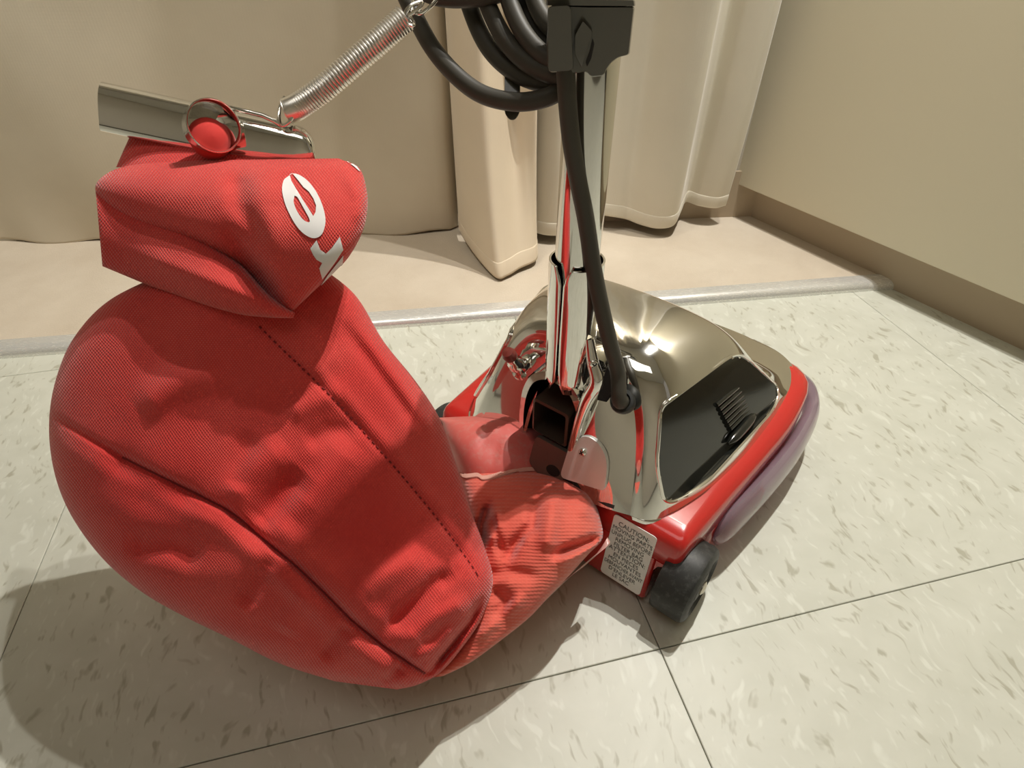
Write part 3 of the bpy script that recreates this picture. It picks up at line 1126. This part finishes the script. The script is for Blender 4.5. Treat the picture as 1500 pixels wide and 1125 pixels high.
# clamp holding the top of the bag
def slab(pts, d0, d1, r, name, m, parent, slope=0, **k):
    ring = rounded(pts, r, 5)
    c = (sum(p[0] for p in ring) / len(ring), sum(p[1] for p in ring) / len(ring))
    sh = lambda f: [(c[0] + (x - c[0]) * f, c[1] + (y - c[1]) * f) for x, y in ring]
    rows = [[at(x, y, d + slope * y) for x, y in q] for q, d in ((sh(.97), d0), (sh(.99), d0 + (d1 - d0) * .05), (ring, d0 + (d1 - d0) * .15), (ring, d0 + (d1 - d0) * .85), (sh(.99), d0 + (d1 - d0) * .95), (sh(.97), d1))]
    return obj(name, MB().grid(rows, loop=True, cap=True), m, parent, sharp=50, **k)


# channel-shaped clip: top sheet, front sheet curving under, closed round end
c0, c1 = at(150, 150, .384), at(462, 219, .384)
cdv = (c1 - c0).normalized()
cy_ = (at(400, 190, .384) - at(400, 190, .35)).normalized()
cz_ = cdv.cross(cy_).normalized()
if cz_.z < 0:
    cz_ = -cz_
cw = (c1 - c0).length
rows = []
for t in [0, .2, .4, .6, .75, .85, .9, .93, .955, .975, .99, 1.0]:
    e = max(0, (t - .90) / .10)
    s = math.sqrt(max(0, 1 - e * e))
    c = c0 + cdv * (cw * t)
    pr = [(.012, .0095), (.004, .0125), (-.006, .011), (-.0115, .005), (-.0115, -.004), (-.0085, -.015 * max(.35, s)), (-.0045, -.0175 * max(.35, s)), (.004, -.0178 * max(.35, s)), (.012, -.014 * max(.35, s))]
    rows.append([c + cy_ * (y * (.35 + .65 * s)) + cz_ * (z * (.45 + .55 * s) - .004 * e * e) for y, z in [q[:2] for q in crv(pr, 3)]])
clamp = obj('bag_clamp', MB().grid(rows, loop=True, cap=True), M['chrome'], bag, sharp=55, label='chrome clip closing the top of the bag')
rc = at(314, 184, .362)
rax = (cdv * .35 - cy_ * .9 + cz_ * .25).normalized()
obj('clamp_ring', MB().lathe([(.0150, -.012), (.0156, -.012), (.0158, .0), (.0152, .0006), (.0146, 0), (.0146, -.012)], rc, rax, 44), M['chrome2'], clamp)
lump = MB()
lump.lathe([(.0001, -.009), (.008, -.008), (.0125, -.004), (.011, .001), (.006, .004), (.0001, .005)], rc - rax * .006 - cz_ * .006, rax, 24)
obj('bag_end', lump, M['bag'], clamp)
rod = [at(x, y, d) for x, y, d in ((338, 158, .369), (352, 161, .368), (385, 169, .369), (404, 178, .370), (413, 184, .372))]
obj('clamp_rod', MB().tube(rod, .0016, 10), M['chrome2'], clamp)
# neck of cloth between clip and fold
NCK = [(190, 200, 430, 225, .398, .012, 0), (180, 222, 448, 236, .398, .02, 0), (170, 245, 470, 248, .398, .028, 0)]
P, uv = puff(NCK, 60, 14, [], .8)
obj('bag_neck', MB().grid(P, loop=True, cap=True, uv=uv), M['bag'], bag)

# ------------------------------------------------------------------ spring from the clip to the handle
sp = [tuple(at(x, y, d)) for x, y, d in ((421, 163, .372), (438, 155, .371), (474, 130, .369), (516, 94, .367), (558, 58, .365), (595, 25, .363))]
cl_ = crv(sp, 60)
TURN, SR, WR = 54, .0068, .00095
tot = len(cl_) - 1
hel = []
prev = None
N = TURN * 22
for i in range(N + 1):
    t = i / N * tot
    k = min(int(t), tot - 1)
    c = Vector(cl_[k]).lerp(Vector(cl_[k + 1]), t - k)
    d = (Vector(cl_[min(k + 4, tot)]) - Vector(cl_[max(k - 3, 0)])).normalized()
    x = d.orthogonal().normalized() if prev is None else (prev - d * prev.dot(d)).normalized()
    prev = x
    y = d.cross(x)
    an = 2 * math.pi * TURN * i / N
    hel.append(c + (x * math.cos(an) + y * math.sin(an)) * SR)
spr = obj('spring', MB().tube(hel, WR, 6), M['spring'], vac, label='bright coil spring holding up the bag')


def wire(name, pts, r, parent=spr, n=8):
    return obj(name, MB().tube([Vector(p) for p in crv([tuple(at(*q)) for q in pts], 8)], r, n), M['chrome2'], parent)


wire('end_hook', [(417, 142, .373), (410, 158, .371), (409, 176, .370), (414, 184, .369), (424, 178, .3685), (430, 168, .369)], .0011)
wire('end_hook', [(582, 12, .364), (592, 30, .360), (604, 38, .359), (606, 32, .360), (600, 24, .361)], .0011)
wire('end_hook', [(590, 28, .361), (600, 10, .359), (618, 3, .358), (612, 14, .358), (598, 24, .360)], .0013)
wire('hanging_ring', [(604, 16, .359), (616, 20, .358), (634, 6, .357), (648, -18, .357), (636, -40, .357), (616, -24, .358), (606, -2, .359), (604, 16, .359)], .0011)

# ------------------------------------------------------------------ cord, clip and hook
PXR = .0068


def cord(mb, pts, r=PXR):
    mb.tube([Vector(p) for p in crv([tuple(at(*q)) for q in pts], 10)], r, 14)


mb = MB()
g = gc + gd * .002
gp = pix(g)
run = [tuple(at(*q)) for q in ((829, 40, .314), (829, 110, .326), (836, 200, .346), (847, 265, .365), (858, 320, .382), (868, 385, .402), (880, 445, .421), (893, 500, .440), (905, 545, .458))] + [tuple(gc + gd * .016), tuple(gc + gd * .002)]
mb.tube([Vector(p) for p in crv(run, 8)], lambda t: .0052 + .0010 * t, 16)
for pts in ([(548, -120, .40), (575, -50, .392), (606, 20, .385), (642, 82, .378), (695, 132, .372), (750, 149, .366), (800, 143, .36), (838, 120, .357)],
            [(672, -60, .385), (688, 10, .382), (716, 70, .377), (758, 108, .371), (806, 122, .363), (838, 110, .36)],
            [(700, -60, .372), (712, 0, .369), (740, 58, .365), (776, 94, .36), (815, 110, .354), (836, 100, .352)],
            [(738, -60, .365), (746, 0, .362), (768, 50, .358), (800, 84, .353), (830, 92, .35)],
            [(756, -60, .378), (764, 0, .376), (786, 46, .37), (812, 72, .362), (832, 78, .36)],
            [(776, -60, .366), (782, -5, .363), (800, 32, .358), (826, 54, .352)],
            [(590, -30, .372), (640, -6, .368), (690, -4, .364), (740, -14, .36), (790, -40, .358)],
            [(610, -60, .385), (660, -22, .38), (720, -22, .374), (780, -50, .37)]):
    x, y, d = pts[0]
    cord(mb, [(820 - (820 - x) * .25, -330 - (x % 37), .335), (820 - (820 - x) * .7, -230, d - .02)] + pts if y < -40 else pts, .0056)
obj('power_cord', mb, M['cord'], vac, label='dark grey power cord looped at the clip')
KS = .00026     # the handle leans away by this much a pixel of height
clip = slab([(806, 7), (862, 9), (930, 9), (922, 80), (906, 84), (893, 94), (884, 111), (866, 113), (858, 104), (846, 108), (802, 104), (800, 60)], .294, .336, [7, 4, 5, 4, 5, 10, 3, 4, 6, 6, 8, 20], 'cord_clip', M['plastic'], vac, KS, label='olive black plastic cord clip on the handle')
slab([(802, 9), (836, 7), (840, 104), (803, 107)], .288, .31, 8, 'clip_jaw', M['plastic'], clip, KS)
slab([(842, 52), (854, 30), (868, 46), (866, 56), (858, 76), (852, 100), (842, 80)], .2905, .297, 3, 'clip_tongue', M['plastic'], clip, KS)
slab([(868, 56), (871, 64), (866, 86), (860, 98), (858, 92), (864, 74)], .2932, .296, 1.5, 'clip_slot', M['cavity'], clip, KS)
slab([(800, -1), (930, 0), (931, 9), (800, 8)], .2925, .34, 2, 'clip_rim', M['plastic'], clip, KS)
slab([(739, 60), (762, 60), (762, 164), (755, 176), (746, 176), (739, 166)], .374, .379, 6, 'cord_hook', M['plastic'], vac, label='olive black cord hook tab')
mb = MB()
mb.tube([at(750, 66, .377), at(790, 60, .372), at(830, 56, .36)], .005, 8)
obj('hook_arm', mb, M['plastic'], vac)
